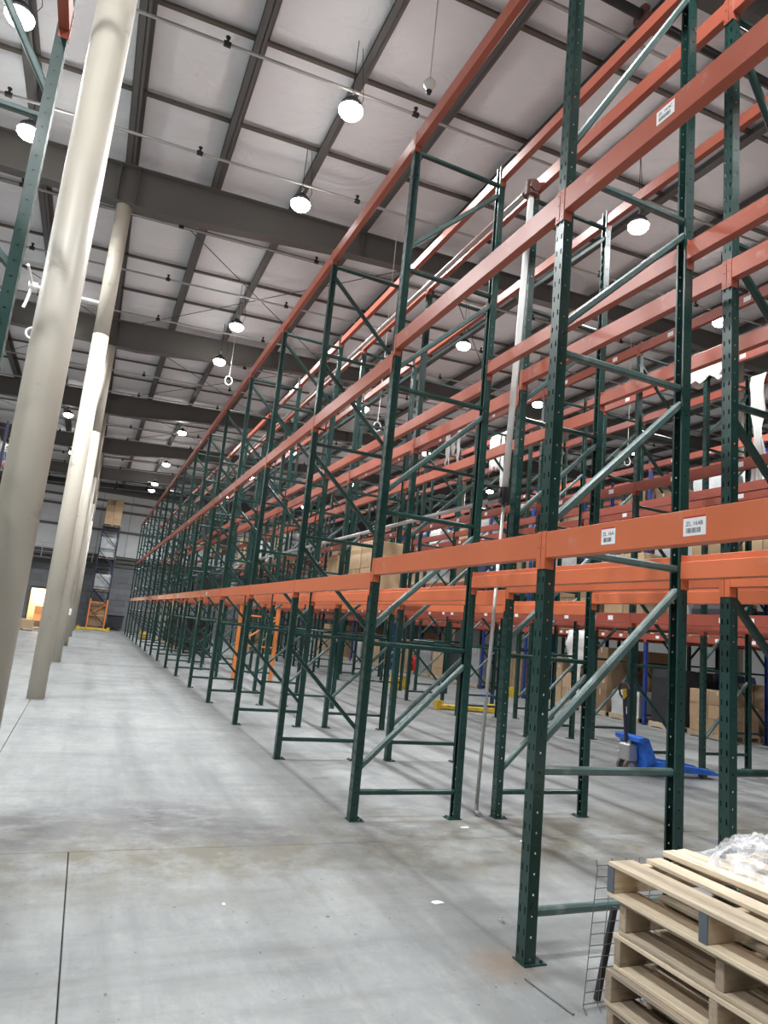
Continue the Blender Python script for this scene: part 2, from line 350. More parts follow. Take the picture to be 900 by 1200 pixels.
# sprinkler branch pipes along X, with upright heads
y = 3.6; si = 0
hx = [.57+2.93*k for k in range(-4, 9)]
while y < YW-1:
    if min(abs(y-g) for g in GY) > .2:
        si += 1; z0, z1 = z_top(XL+.5)-.35, z_top(XR-.5)-.35
        ze = lambda x: z0+(z1-z0)*(x-XL-.5)/(XR-XL-1)
        t = thing('sprinkler_pipe', f'grey sprinkler pipe below roof, {ORD[min(20, si)]} from the pallet stack end', 'pipe', (XL+.5, y, z0), group='roof sprinkler pipes')
        mb = MB(); mb.tube((0, 0, 0), (XR-XL-1, 0, z1-z0), .024, n=10); smooth_tube(mb.build('pipe', 'pipe', t))
        mb = MB(); mb.tube((0, .05, .03), (XR-XL-1, .05, z1-z0+.03), .008, n=6); mb.build('hanger_wire', 'strap', t)
        for x in hx:
            zz = ze(x)-z0; xx = x-XL-.5; mb = MB()
            mb.tube((xx-.05, 0, zz), (xx+.05, 0, zz), .042, n=10); mb.tube((xx, 0, zz), (xx, 0, zz+.11), .02, n=8); mb.tube((xx, 0, zz+.1), (xx, 0, zz+.115), .035, n=8)
            mb.build('sprinkler_head', 'black', t)
    y += 2.514
# dark sprinkler main near the first girder
t = thing('sprinkler_main', 'thick dark sprinkler main with flanged coupling under the roof', 'pipe', (-3, 5.42, 9.02))
mb = MB(); mb.tube((0, 0, 0), (17, 0, .45), .057, n=16); smooth_tube(mb.build('pipe', 'darkpipe', t))
mb = MB(); mb.tube((8.0, 0, .212), (8.28, 0, .219), .075, n=16); mb.tube((8.0, 0, .212), (8.03, 0, .213), .125, n=16); mb.tube((8.25, 0, .218), (8.28, 0, .219), .125, n=16); mb.build('coupling', 'rust', t)

# ---------------------------------------------------------------- walls
DX0, DX1, DZ = -3.45, -1.6, 2.28
ZF = 12.0
wf = struct(MB().box(XL-.3, DX0, YW+.02, YW+.3, 0, ZF).box(DX1, XR+.3, YW+.02, YW+.3, 0, ZF).box(DX0, DX1, YW+.02, YW+.3, DZ, ZF).build('wall_far', 'mortar'))
bl, bh = 1.2, .4
ms = {}
for r in range(int(4.8/bh)):
    for q in range(-6, 17):
        x0 = q*bl+(.6 if r % 2 else 0); x1 = x0+bl; z0 = r*bh; z1 = z0+bh
        if x1 > 16 or x0 < -7: continue
        segs = [(x0, x1)]
        if z0 < DZ-.05:
            segs = []
            if x0 < DX0: segs.append((x0, min(x1, DX0)))
            if x1 > DX1: segs.append((max(x0, DX1), x1))
        for a, b in segs:
            if b-a < .05: continue
            key = round(b-a, 3)
            if key not in ms: ms[key] = MB().cbox(0, key-.012, -.03, .03, .006, bh-.006, .006).mesh('block', 'block')
            inst(ms[key], 'block', wf, (a, YW, z0))
for zi, (z0, z1) in enumerate(((5.0, 6.65), (6.75, 8.05), (8.15, 9.5))):
    for q in range(-3, 9):
        x0 = q*1.9; MB().cbox(x0+.01, x0+1.89, YW-.05, YW+.03, z0, z1, .015).build('liner_panel', 'wallpanel', wf)
for z in (4.3, 4.62, 4.9, 6.7, 8.1, 8.75):
    mb = MB(); mb.box(XL, XR, YW-.2 if z > 6 else YW-.12, YW, z-.07, z+.07); mb.build('girt', 'girder', wf)
mb = MB(); mb.box(XL, XR, YW-.3, YW, 9.3, 9.55); mb.build('eave_strut', 'girder', wf)
# ledge with a railing left of the aisle
t = thing('guard_railing', 'dark steel ledge railing high on the far block wall', 'railing', (-5, YW-.9, 4.25))
MB().box(-1.5, 5.0, 0, .85, 0, .12).build('ledge', 'girder', t)
for z in (.45, .75, 1.05): MB().bar((-1.5, 0, z), (5., 0, z), .04, .04).build('rail', 'steel', t)
for x in (-1.4, .2, 1.8, 3.4, 4.9): MB().bar((x, 0, .1), (x, 0, 1.05), .05, .05, side=(0, 1, 0)).build('post', 'steel', t)
# lit room behind the doorway
struct(MB().box(DX0-.8, DX1+.8, YW+2.6, YW+2.7, 0, 2.6).box(DX0-.9, DX0-.8, YW+.3, YW+2.7, 0, 2.6).box(DX1+.8, DX1+.9, YW+.3, YW+2.7, 0, 2.6).box(DX0-.9, DX1+.9, YW+.3, YW+2.7, 2.5, 2.6).box(DX0-.9, DX1+.9, YW+.02, YW+2.7, -.1, -.005).build('wall_doorway_room', 'cream'))
d = struct(MB().box(DX0-.09, DX0, YW-.06, YW+.3, 0, DZ+.09).box(DX1, DX1+.09, YW-.06, YW+.3, 0, DZ+.09).box(DX0, DX1, YW-.06, YW+.3, DZ, DZ+.09).build('door_1', 'girder'))
struct(MB().box(XL-.3, XL, YB, YW, 0, ZF).build('wall_left', 'sidewall'))
struct(MB().box(XR, XR+.3, YB, YW, 0, ZF).build('wall_right', 'sidewall'))
struct(MB().box(XL-.3, XR+.3, YB-.3, YB, 0, ZF).build('wall_near', 'sidewall'))

# ---------------------------------------------------------------- high-bay lamps
lampm = emis('lamp_lens', (1, .98, .94), 60.)
P_house = MB().lathe([(.03, .2), (.06, .2), (.07, .15), (.13, .13), (.15, .1), (.15, .03), (.14, .02)], n=24).mesh('housing', 'black', True)
P_lens = MB().lathe([(.15, .03), (.175, .01), (.17, -.03), (.14, -.07), (.08, -.095), (0.001, -.1)], n=24).mesh('lens', lampm, True)
P_hook = MB().path([(0, 0, .2), (0, 0, .27), (.03, 0, .3), (0, 0, .33), (-.02, 0, .31)], .008, 6).mesh('hook', 'steel')
LAMPS = [(2.36, 8.31), (2.36, 10.91), (2.4, 16.63), (2.45, 19.35), (2.52, 28.68), (2.6, 35.34), (2.6, 41.3), (2.62, 43.9),
         (-1.97, 8.98), (-2.03, 11.17), (-1.9, 20.), (-1.84, 29.09), (-1.8, 36.28), (-2, 2.3), (2.4, 2.2), (2.4, -1.5), (-2, -2.5),
         (7.7, 8.23), (7.7, 2.5), (7.7, 14.2), (7.5, 20.5), (7.2, 28), (7.0, 35), (6.85, 42.07), (11.61, 9.84), (11.6, 3.5), (11.7, 16.5), (11.7, 24), (11.7, 32), (11.7, 41),
         (-6.4, -2), (-6.4, 3), (-6.4, 9), (-6.4, 11.2), (-6.4, 20), (-6.4, 29), (-6.4, 36.3), (-6.4, 44), (17.3, 10.5), (17.3, 18.5), (17.3, 28), (17.3, 39), (23, 15), (23, 28)]  # outermost line past the columns is unseen, added to light beam fronts
def off_pipe(y):
    d = (y-3.6+1.257) % 2.514-1.257          # distance to the nearest sprinkler pipe
    if -.32 < d < .22: y += -.33-d if d < -.05 else .23-d
    return y
LAMPS = [(x, off_pipe(y)) for x, y in LAMPS]
LINES = [(-6.4, 'added unseen beyond the columns'), (-2, 'on the open side of the columns'), (2.4, 'over the first rack row'), (7.5, 'over the third rack row'), (11.65, 'over aisle before the blue racks'), (17.3, 'beyond the sixth rack row'), (23, 'near the side wall')]
for li, (x, y) in enumerate(LAMPS):
    z = 8.93
    grp = min(LINES, key=lambda q: abs(q[0]-x)); k = 1+sum(1 for a, b in LAMPS if min(LINES, key=lambda q: abs(q[0]-a)) is grp and b > y)
    t = thing('high_bay_lamp', f'round lit high-bay lamp {grp[1]}, {ORD[k]} from far wall', 'lamp', (x, y, z), group='high-bay lamps '+grp[1])
    inst(P_house, 'housing', t); inst(P_lens, 'lens', t); inst(P_hook, 'hook', t)
    mb = MB(); zz = z_top(x)+.205-z
    mb.path([(0, 0, .32), (.0, 0, zz)], .006, 6); mb.path([(.02, 0, .2), (.12, .05, .1), (.2, .1, .35), (.1, .1, zz)], .005, 5); mb.build('cord', 'black', t)
    L = bpy.data.lights.new('lamp_light', 'SPOT'); L.energy = LAMP_W; L.color = (.95, .985, 1); L.shadow_soft_size = .15; L.spot_size = math.radians(168); L.spot_blend = 1.0
    lo = bpy.data.objects.new('lamp_light', L); COL.objects.link(lo); lo.parent = t; lo.location = (0, 0, -.13)
# room light behind the doorway
t = thing('ceiling_lamp', 'warm lamp inside the bright doorway room', 'lamp', (-2.5, YW+1.6, 2.3))
MB().lathe([(.2, .2), (.2, .1), (.15, .06), (.01, .05)]).build('shade', emis('warm_lens', (1, .8, .6), 8.), t)
L = bpy.data.lights.new('lamp_light', 'POINT'); L.energy = 230; L.color = (1, .75, .52); L.shadow_soft_size = .2
lo = bpy.data.objects.new('lamp_light', L); COL.objects.link(lo); lo.parent = t; lo.location = (0, 0, -.2)

# ---------------------------------------------------------------- rack posts
D = 1.013; PH = 6.66; BAY = 2.515; PW = .076; PD = .07
def post_profile():
    a, b, l = PW/2, PD/2, .014
    return [(b, -a+l), (b, -a), (-b, -a), (-b, a), (b, a), (b, a-l)]
def post_mesh(name, matn, holes):
    pr = post_profile(); th = .0024; n = len(pr)
    # offset inward (towards channel inside)
    a, b, l = PW/2, PD/2, .014
    inn = [(b-th, -a+l), (b-th, -a+th), (-b+th, -a+th), (-b+th, a-th), (b-th, a-th), (b-th, a-l)]
    mb = MB()
    if not holes:
        poly = pr+list(reversed(inn)); N = len(poly)
        vs = [(x, y, 0) for x, y in poly]+[(x, y, PH) for x, y in poly]
        fs = [(i, (i+1) % N, N+(i+1) % N, N+i) for i in range(N)]
        for z in (0, N): fs += [(z+i, z+i+1, z+N-2-i, z+N-1-i) for i in range(n-1)]
        return mb.add(vs, fs).mesh(name, matn)
    # unfolded strips: per segment break points (fraction) and which cells are slots
    segs = [([0, 1], []), ([0, .42, .58, 1], [(1, 'h')]), ([0, .16, .30, .70, .84, 1], [(1, 's'), (3, 's')]), ([0, .42, .58, 1], [(1, 'h')]), ([0, 1], [])]
    per = .1016; nz = int(PH/per)
    zr = [0, .02, .031, .056, .065, per]     # h cell rows 1 ; s cell rows 2..3
    zs = [0.]
    rows = []
    for k in range(nz):
        for r in range(5): zs.append(k*per+zr[r+1]); rows.append(r)
    if zs[-1] < PH: zs.append(PH); rows.append(4)
    cols = []; hol = []
    for si, (br, hs) in enumerate(segs):
        for ci in range(len(br)-1):
            cols.append((si, br[ci], br[ci+1])); hol.append(dict(hs).get(ci))
    def pt(P, si, t, z):
        (x0, y0), (x1, y1) = P[si], P[si+1]; return (x0+(x1-x0)*t, y0+(y1-y0)*t, z)
    vi = {}
    def V(side, si, t, zi):
        P = pr if side == 0 else inn
        p = pt(P, si, t, zs[zi]); key = (side, round(p[0], 5), round(p[1], 5), zi)
        if key not in vi: vi[key] = len(mb.v); mb.v.append(p)
        return vi[key]
    def isH(c, r):
        if not (0 <= c < len(cols)): return False
        rr = rows[r] if 0 <= r < len(rows) else 0
        return (hol[c] == 'h' and rr == 1) or (hol[c] == 's' and rr in (2, 3))
    F = mb.f
    for c, (si, t0, t1) in enumerate(cols):
        r = 0
        while r < len(rows):
            if not isH(c, r):
                r1 = r+1
                if hol[c] is None:
                    while r1 < len(rows) and r1-r < 40: r1 += 1
                F.append((V(0, si, t0, r), V(0, si, t1, r), V(0, si, t1, r1), V(0, si, t0, r1)))
                F.append((V(1, si, t0, r), V(1, si, t0, r1), V(1, si, t1, r1), V(1, si, t1, r)))
                r = r1
            else:
                F.append((V(0, si, t0, r), V(0, si, t0, r+1), V(1, si, t0, r+1), V(1, si, t0, r)))
                F.append((V(0, si, t1, r), V(1, si, t1, r), V(1, si, t1, r+1), V(0, si, t1, r+1)))
                if not isH(c, r-1): F.append((V(0, si, t0, r), V(1, si, t0, r), V(1, si, t1, r), V(0, si, t1, r)))
                if not isH(c, r+1): F.append((V(0, si, t0, r+1), V(0, si, t1, r+1), V(1, si, t1, r+1), V(1, si, t0, r+1)))
                r += 1
    mb.mi = [0]*len(F)
    me = bpy.data.meshes.new(name); me.from_pydata(mb.v, [], mb.f); me.materials.append(MT[matn]); me.update()
    return me
POST = {(c, h): post_mesh('post', c, h) for c in ('green', 'blue_post', 'navy') for h in (False, True) if not (h and c != 'green')}
PLATE = MB().box(-.042, .095, -.055, .055, 0, .008).tube((.072, .035, .008), (.072, .035, .02), .009, n=6).tube((.072, -.035, .008), (.072, -.035, .02), .009, n=6).mesh('base_plate', 'green')
def strut_mesh(matn): return MB().bar((.03, 0, 0), (D-.03, 0, 0), .044, .044, .01).mesh('strut', matn)
def diag_mesh(matn, dz): return MB().bar((.02, 0, 0), (D-.02, 0, dz), .05, .048, .01).mesh('diagonal_brace', matn)
STR = {c: strut_mesh(c) for c in ('green', 'green_lit', 'navy')}
DIA = {(c, s): diag_mesh(c, .93*s) for c in ('green', 'green_lit', 'navy') for s in (1, -1, 1.75, -1.75)}
TYPES = {
 'one': dict(h=[.24, .95, 2.17, 3.37, 4.59, 6.5], d=[(1.1, 1), (2.33, 1), (3.55, 1), (4.79, 1.75)]),
 'up': dict(h=[.23, 1.5, 2.7, 3.92, 5.15, 6.45], d=[(.43, 1), (1.66, 1), (2.9, 1), (4.12, 1), (5.4, 1)]),
 'down': dict(h=[.23, 1.48, 2.7, 3.92, 5.15, 6.42], d=[(1.3, -1), (2.56, -1), (3.78, -1), (5.0, -1), (6.27, -1)]),
 'downone': dict(h=[.24, .95, 2.17, 3.37, 4.59, 6.5], d=[(2.05, -1), (3.27, -1), (4.49, -1), (6.4, -1.75)]),
}
def join_frame(name, typ, pc, hc, dc):
    mb = MB(); T = TYPES[typ]
    for x in (0, D): mb.box(x-PD/2, x+PD/2, -PW/2, PW/2, 0, PH)
    for h in T['h']: mb.bar((.03, 0, h), (D-.03, 0, h), .036, .036, .008)
    for z, s in T['d']: mb.bar((.02, 0, z), (D-.02, 0, z+.93*s), .036, .036, .008)
    return mb.mesh(name, pc)
JF = {}
def frame(x, y, typ, label, group, hi=False, pc='green', hc='green', dc='green', simple=False, orange=0):
    if simple:
        k = (typ, pc)
        if k not in JF: JF[k] = join_frame('upright_frame', typ, pc, hc, dc)
        o = inst(JF[k], 'upright_frame', None, (x, y, 0)); return tag(o, label, 'rack frame', group)
    t = thing('upright_frame', label, 'rack frame', (x, y, 0), group=group)
    hi = hi and pc == 'green'
    inst(POST[(pc, hi)], 'post', t, (0, 0, .006)); inst(POST[(pc, hi)], 'post', t, (D, 0, .006), math.pi)
    inst(PLATE, 'base_plate', t); inst(PLATE, 'base_plate', t, (D, 0, 0), math.pi)
    T = TYPES[typ]
    for h in T['h']: inst(STR[hc], 'strut', t, (0, 0, h))
    for z, s in T['d']: inst(DIA[(dc, s)], 'diagonal_brace', t, (0, 0, z))
    if orange:
        for x0 in (0, D):
            mb = MB(); mb.box(x0-.042, x0+.042, -.044, .044, .02, orange); o = mb.build('post_sleeve', 'orange_post', t); o['label'] = 'bright orange sleeve on lower post'
        for z in (.9, 1.7): MB().bar((.03, 0, z), (D-.03, 0, z), .04, .04).build('sleeve_strut', 'orange_post', t)
        MB().bar((.03, 0, .95), (D-.03, 0, 1.65), .04, .04).build('sleeve_diagonal', 'orange_post', t)
    return t

# ---------------------------------------------------------------- rack rows
ROWS = [  # name, X, Yoff, n0, n1, colours
 dict(k='A', nm='first rack row from columns', x=2.363, yo=0., n0=-1, n1=16, pc='green'),
 dict(k='B', nm='second rack row from columns', x=3.82, yo=0., n0=-1, n1=16, pc='green'),
 dict(k='C', nm='third rack row from columns', x=7.61, yo=-.2, n0=0, n1=16, pc='green'),
 dict(k='D', nm='fourth rack row from columns', x=9.1, yo=-.2, n0=0, n1=16, pc='green'),
 dict(k='E', nm='fifth rack row from columns', x=12.87, yo=-.2, n0=1, n1=15, pc='blue_post'),
 dict(k='F', nm='sixth rack row from columns', x=14.32, yo=-.2, n0=1, n1=15, pc='green'),
]
Y1 = 3.16
def nth(n): return ORD[n+1] if n >= 0 else 'frame before'
for R in ROWS:
    for n in range(R['n0'], R['n1']+1):
        y = Y1+R['yo']+BAY*n; k = R['k']
        typ, dc, hc = 'down', 'green', 'green'
        if k == 'A':
            if n <= 0: typ, dc, hc = 'one', 'green_lit', 'green_lit' if n == 0 else 'green'
            elif n == 1: typ, dc = 'up', 'green_lit'
        elif k == 'B':
            typ, dc = ('downone', 'green') if n <= 0 else ('up', 'green_lit')
        elif k == 'C': typ = 'down' if n % 3 else 'up'; dc = 'green' if n % 3 else 'green_lit'
        elif k == 'D': typ, dc = ('up', 'green_lit')
        elif k == 'E': typ = 'down'
        else: typ = 'up'
        colr = {'green': 'green', 'blue_post': 'blue'}[R['pc']]
        pos = f'{ORD[n+1]} past the pallet stack' if n >= 0 else 'just before the pallet stack'
        lab = f"{colr} upright frame, {pos}, {R['nm']}"
        simple = (k in 'EF' and n >= 9) or (k in 'CD' and n >= 12)
        frame(R['x'], y, typ, lab, 'upright frames of the '+R['nm'], hi=(n <= 3), pc=R['pc'], hc=hc, dc=dc, simple=simple, orange=2.05 if (k == 'B' and n == 6) else 0)

# ---------------------------------------------------------------- beams
BL = BAY-PW-.002; BH = .15
BP = [(-.040, 0), (-.040, BH), (.0, BH), (.0, BH-.042), (.026, BH-.042), (.026, 0)]
def beam_poly(c=.003):
    return [(-.040, c), (-.040+c, 0), (.026-c, 0), (.026, c), (.026, BH-.042-c), (.026-c, BH-.042), (.0, BH-.042), (.0, BH-c), (-c, BH), (-.04+c, BH), (-.04, BH-c)]
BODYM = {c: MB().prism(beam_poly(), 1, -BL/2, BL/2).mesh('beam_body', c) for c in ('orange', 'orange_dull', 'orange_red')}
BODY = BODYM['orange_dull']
def conn(s, c):
    mb = MB(); y = s*BL/2
    ya, yb = sorted((y, y+s*.0365)); mb.box(-.0445, -.0405, ya, yb, -.062, BH+.004)
    ya, yb = sorted((y-s*.001, y+s*.003)); mb.box(-.0405, .02, ya, yb, -.062, BH+.004)
    for z in (-.04, .06, .125): mb.tube((-.0445, y+s*.019, z), (-.0475, y+s*.019, z), .006, n=6)
    return mb.mesh('connector', c)
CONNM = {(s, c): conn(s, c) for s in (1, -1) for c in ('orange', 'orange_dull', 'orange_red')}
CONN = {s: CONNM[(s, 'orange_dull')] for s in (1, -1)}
def sticker_mesh(txt=None, w=.1, h=.075):
    mb = MB(); mb.box(-.0415, -.0402, -w/2, w/2, 0, h)
    mb.cur = 1
    if txt:
        y = w/2-.015; rng = random.Random(txt)
        while y > -w/2+.025:
            ww = rng.choice((.0015, .0025, .004)); mb.box(-.0419, -.0414, y-ww, y, .012, .034); y -= ww+rng.choice((.0015, .0025))
    mb.cur = 2
    mb.box(-.0419, -.0414, -w/2, w/2, h-.007, h) if txt else None
    return mb.mesh('label_sticker', ['paper', 'ink', 'red'] if txt else ['paper', 'ink', 'red'])
STK_S = sticker_mesh(None, .11, .07)
def levels(k, n):
    if k == 'A' or k == 'B':
        return (2.255, 4.435, 6.645) if n <= 0 else (2.135, 4.275, 6.645)
    if k == 'C': return (2.25, 4.40, 6.62) if n > 2 else (2.25, 4.30, 6.62)
    if k == 'D': return (2.25, 4.30, 6.62)
    return (2.2, 3.75, 5.3, 6.6)
beams = []
for R in ROWS:
    for n in range(R['n0'], R['n1']):
        yc = Y1+R['yo']+BAY*(n+.5); lv = levels(R['k'], n)
        for li, zt in enumerate(lv):
            for face in (0, 1):
                z = zt-BH
                if R['k'] == 'A' and face == 1 and n <= 0 and li == 0: z -= .0
                x = R['x']+(D if face else 0)
                p = Vector((x, yc, z))-CAMP
                # visible share ranking: length over depth, zero when out of frame
                dep = max(.3, p.dot(fw))
                beams.append((1/dep, R, n, li, len(lv), face, x, yc, z))
beams.sort(key=lambda b: -b[0])
LVN = {3: ('lowest', 'middle', 'top'), 4: ('lowest', 'second-level', 'third-level', 'top')}
stuff = MB()
STKA = {}
cnt = 0
for rank, (sc, R, n, li, nl, face, x, yc, z) in enumerate(beams):
    rot = math.pi if face else 0
    if cnt >= 298:
        for s in (0,):
            poly = BP
            q = MB().prism(poly, 1, -BL/2, BL/2)
            c, sn = math.cos(rot), math.sin(rot)
            stuff.add([(x+vx*c-vy*sn, yc+vx*sn+vy*c, z+vz) for vx, vy, vz in q.v], q.f)
        continue
    cnt += 1
    pos = f'{ORD[n+1]} bay past pallets' if n >= 0 else 'bay over the pallets'
    side = 'far side' if face else 'column side'
    lab = f"{LVN[nl][li]} {'brick-red' if R['k'] in 'CDEF' else 'orange'} beam, {side}, {pos}, {R['nm']}"
    t = thing('rack_rail', lab, 'rack rail', (x, yc, z), rot, 'load beams of the '+R['nm'])
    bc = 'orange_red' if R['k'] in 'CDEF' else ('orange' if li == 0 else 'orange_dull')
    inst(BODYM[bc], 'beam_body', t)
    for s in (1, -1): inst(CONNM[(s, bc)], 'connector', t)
    if R['k'] in 'CDE' and face == 0:
        for dy in ((-.8, -.45, .25, .8) if li == 0 else (-.7, .55)): inst(STK_S, 'label_sticker', t, (0, dy+random.uniform(-.08, .08), .04))
    if R['k'] == 'B' and face == 1 and li == 2: inst(STK_S, 'label_sticker', t, (0, .6, .04))
    if R['k'] == 'A' and face == 0 and n >= 4 and n % 2 == 0: inst(STK_S, 'label_sticker', t, (0, .4, .04))
    if R['k'] == 'A' and n == -1 and face == 0 and li in (0, 1):
        spots = [((713, 628), 'ZL 16A'), ((814, 616), 'ZL 164B')] if li == 0 else [((780, 131), 'ZL 164C')]
        for (u, v), txt in spots:
            p = on(u, v, 0, x-.04)
            w_, h_ = (.098, .088) if txt == 'ZL 16A' else (.118, .09)
            h_ = .085
            st = inst(sticker_mesh(txt, w_, h_), 'label_sticker', t, (0, p.y-yc, max(.02, min(.055, p.z-z-h_/2))))
            st['label'] = 'white barcode label'
            cu = bpy.data.curves.new('txt', 'FONT'); cu.body = txt; cu.size = .026; cu.align_x = 'CENTER'; cu.extrude = .0003
            to = bpy.data.objects.new('txt', cu); COL.objects.link(to); bpy.context.view_layer.update()
            me = bpy.data.meshes.new_from_object(to.evaluated_get(bpy.context.evaluated_depsgraph_get())); bpy.data.objects.remove(to)
            me.materials.clear(); me.materials.append(MT['ink'])
            # text faces -X: reading direction runs along -Y
            mt = Matrix(((0, 0, -1, -.0419), (-1, 0, 0, 0), (0, 1, 0, .044), (0, 0, 0, 1))); me.transform(mt)
            o = inst(me, 'lettering', st)
if stuff.f:
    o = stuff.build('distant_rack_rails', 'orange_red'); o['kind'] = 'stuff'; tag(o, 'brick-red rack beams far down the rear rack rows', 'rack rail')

# ---------------------------------------------------------------- pallets and loads
def pallet_single(lx=1.1, ly=1.0, h=.13):
    mb = MB()
    for i in range(6): y = -ly/2+i*(ly-.1)/5; mb.box(-lx/2, lx/2, y, y+.1, h-.018, h)
    for i in range(3): x = -lx/2+i*(lx-.05)/2; mb.box(x, x+.05, -ly/2, ly/2, .02, h-.018)
    for y in (-ly/2, -.05, ly/2-.1): mb.box(-lx/2, lx/2, y, y+.1, 0, .02)
    return mb
PAL = pallet_single().mesh('pallet', 'woodx')
def carton_mesh(sx, sy, sz, matn):
    mb = MB(); mb.cbox(-sx/2, sx/2, -sy/2, sy/2, 0, sz, .006); mb.cur = 1
    mb.box(-sx/2-.0006, sx/2+.0006, -.025, .025, sz*.72, sz+.0006)
    mb.box(-sx/2-.0008, -sx/2-.0002, -sy*.32, -sy*.1, sz*.3, sz*.5)
    return mb.mesh('carton', [matn, 'tape'])
CM = {(m_, h_): carton_mesh(.49, .48, h_, m_) for m_ in ('carton', 'carton_dark') for h_ in (.3, .42, .55)}
def wrap_mesh(h, matn, seed):
    mb = MB(); n = 9; vs = []; rng = random.Random(seed)
    for k in range(7):
        z = h*k/6
        for i in range(32):
            a = 2*math.pi*i/32; c, s_ = math.cos(a), math.sin(a); q = max(abs(c), abs(s_)); r = .5/q
            w = 1+.03*noise.noise((c*3+seed, s_*3, z*4)); e = .94 if k == 6 else 1
            vs.append((r*c*.98*w*e, r*s_*.96*w*e, z+(.03*noise.noise((c*2, s_*2, seed)) if k == 6 else 0)))
    fs = [(k*32+i, k*32+(i+1) % 32, (k+1)*32+(i+1) % 32, (k+1)*32+i) for k in range(6) for i in range(32)]+[tuple(range(6*32, 7*32))]
    mb.add(vs, fs); mb.tube((0, 0, h*.97), (.0, 0, h*.985), .3, .25, 12)
    return mb.mesh('wrapped_goods', matn)
WM = {(m_, h_): wrap_mesh(h_, m_, i*3+j) for i, m_ in enumerate(('wrapwhite', 'wrapgrey', 'wrapblue', 'dark')) for j, h_ in enumerate((.6, .95, 1.25))}
JC = {}
def joined_cartons(layers, h, matn):
    k = (layers, h, matn)
    if k not in JC:
        mb = MB()
        for a in (-.25, .25):
            for b in (-.25, .25):
                for l in range(layers): mb.cbox(a-.244, a+.244, b-.24, b+.24, .13+l*h, .13+l*h+h-.004, .008)
        mb.cur = 1
        q = pallet_single(); mb.add(q.v, q.f)
        JC[k] = mb.mesh('carton_load', [matn, 'woodx'])
    return JC[k]
KN = {'carton': 'brown cartons', 'carton_dark': 'dark brown cartons', 'wrapwhite': 'white wrapped goods', 'wrapgrey': 'grey wrapped goods', 'wrapblue': 'blue wrapped goods', 'dark': 'black goods'}
def load(x, y, z, kind, h, layers, where, group, simple=False, sx=1.):
    lab = f'{KN[kind]} on pallet, {where}'
    if simple and kind.startswith('carton'):
        return tag(inst(joined_cartons(layers, h, kind), 'pallet_load', None, (x, y, z)), lab, 'pallet load', group)
    t = thing('pallet_load', lab, 'pallet load', (x, y, z), group=group); inst(PAL, 'pallet', t)
    if kind.startswith('carton'):
        me = CM[(kind, h)]
        for a in (-.25, .25):
            for b in (-.25, .25):
                for l in range(layers):
                    if l == layers-1 and random.random() < .2: continue
                    inst(me, 'carton', t, (a+random.uniform(-.008, .008), b+random.uniform(-.008, .008), .131+l*(h+.001)), random.choice((0, math.pi)))
    else:
        inst(WM[(kind, h)], 'wrapped_goods', t, (0, 0, .131))
    return t
rg = random.Random(21)
def fill(k, bays, prob, kinds, simple_from, maxh):
    R = next(r for r in ROWS if r['k'] == k)
    for n in bays:
        lv = (0.,)+levels(k, n)
        for li, z in enumerate(lv):
            if li >= len(prob) or n >= R['n1'] or n < R['n0']: continue
            for hf in (-1, 1):
                if rg.random() > prob[li]: continue
                kind = rg.choice(kinds); y = Y1+R['yo']+BAY*(n+.5)+hf*.58; x = R['x']+D/2
                head = ((lv[li+1] if li+1 < len(lv) else 8.4)-z)-BH-.2
                if kind.startswith('carton'):
                    h = rg.choice((.3, .42, .55)); layers = max(1, min(int((head-.13)/h), rg.choice((2, 3, 3, 4)) if head > 1.5 else rg.choice((1, 2, 3))))
                else:
                    h = rg.choice([q for q in (.6, .95, 1.25) if q < head-.13]); layers = 1
                lvn = ('floor', 'lowest beam', 'second beam', 'third beam', 'top beam')[li if li < len(lv)-1 or li == 0 else 4]
                where = f"{lvn} level, {ORD[n+1]} bay past pallets, {R['nm'].split()[0]} row, {'far-wall half' if hf > 0 else 'entrance half'}"
                load(x, y, z+.001, kind, h, layers, where, f"pallet loads in the {R['nm']}", simple=(n >= simple_from))
KK = ['carton']*5+['carton_dark', 'wrapwhite', 'wrapwhite', 'wrapgrey', 'wrapblue']
fill('E', range(1, 15), (.95, .9, .85, .35, .0), KK+['dark', 'carton_dark', 'dark', 'carton_dark'], 6, 1)
fill('F', range(1, 15), (.95, .9, .8, .3, .0), KK+['dark', 'carton_dark', 'dark'], 2, 1)
fill('D', range(1, 14), (.0, .22, .0), ['carton', 'wrapwhite', 'carton', 'wrapgrey'], 6, 1)
fill('C', range(7, 15), (.15, .35, .15), KK, 3, 1)
fill('B', range(9, 15), (.35, .45, .2), ['wrapblue', 'dark', 'wrapgrey', 'wrapwhite', 'dark'], 3, 1)
# carton pair on the lowest beams of the second row
for i, (y, z) in enumerate(((9.72, 2.137), (10.24, 2.137), (9.72, 2.56), (10.24, 2.56))):
    o = inst(CM[('carton', .42)], 'carton', None, (4.12, y, z+.001)); tag(o, 'brown carton on the lowest beams, ' + ('upper' if z > 2.3 else 'lower') + (' one toward pallets,' if i % 2 == 0 else ' one toward far wall,') + ' second rack row', 'carton', 'four cartons on the second rack row')
    MB().box(-.24, .24, -.24, .24, -.012, 0).build('slip_sheet', 'carton_dark', o) if False else None
    for yy in (0,):
        pass
t = thing('wire_deck', 'steel wire deck under the brown cartons, second rack row', 'wire deck', (3.82, 10.0, 2.1))
for i in range(9): MB().bar((-.02, -.62+i*.155, .03), (D+.02, -.62+i*.155, .03), .008, .008, .001).build('wire', 'wire', t)
for i in range(4): MB().bar((.05+i*.3, -.64, .022), (.05+i*.3, .64, .022), .03, .012, .002, side=(1, 0, 0)).build('support_channel', 'steel', t)

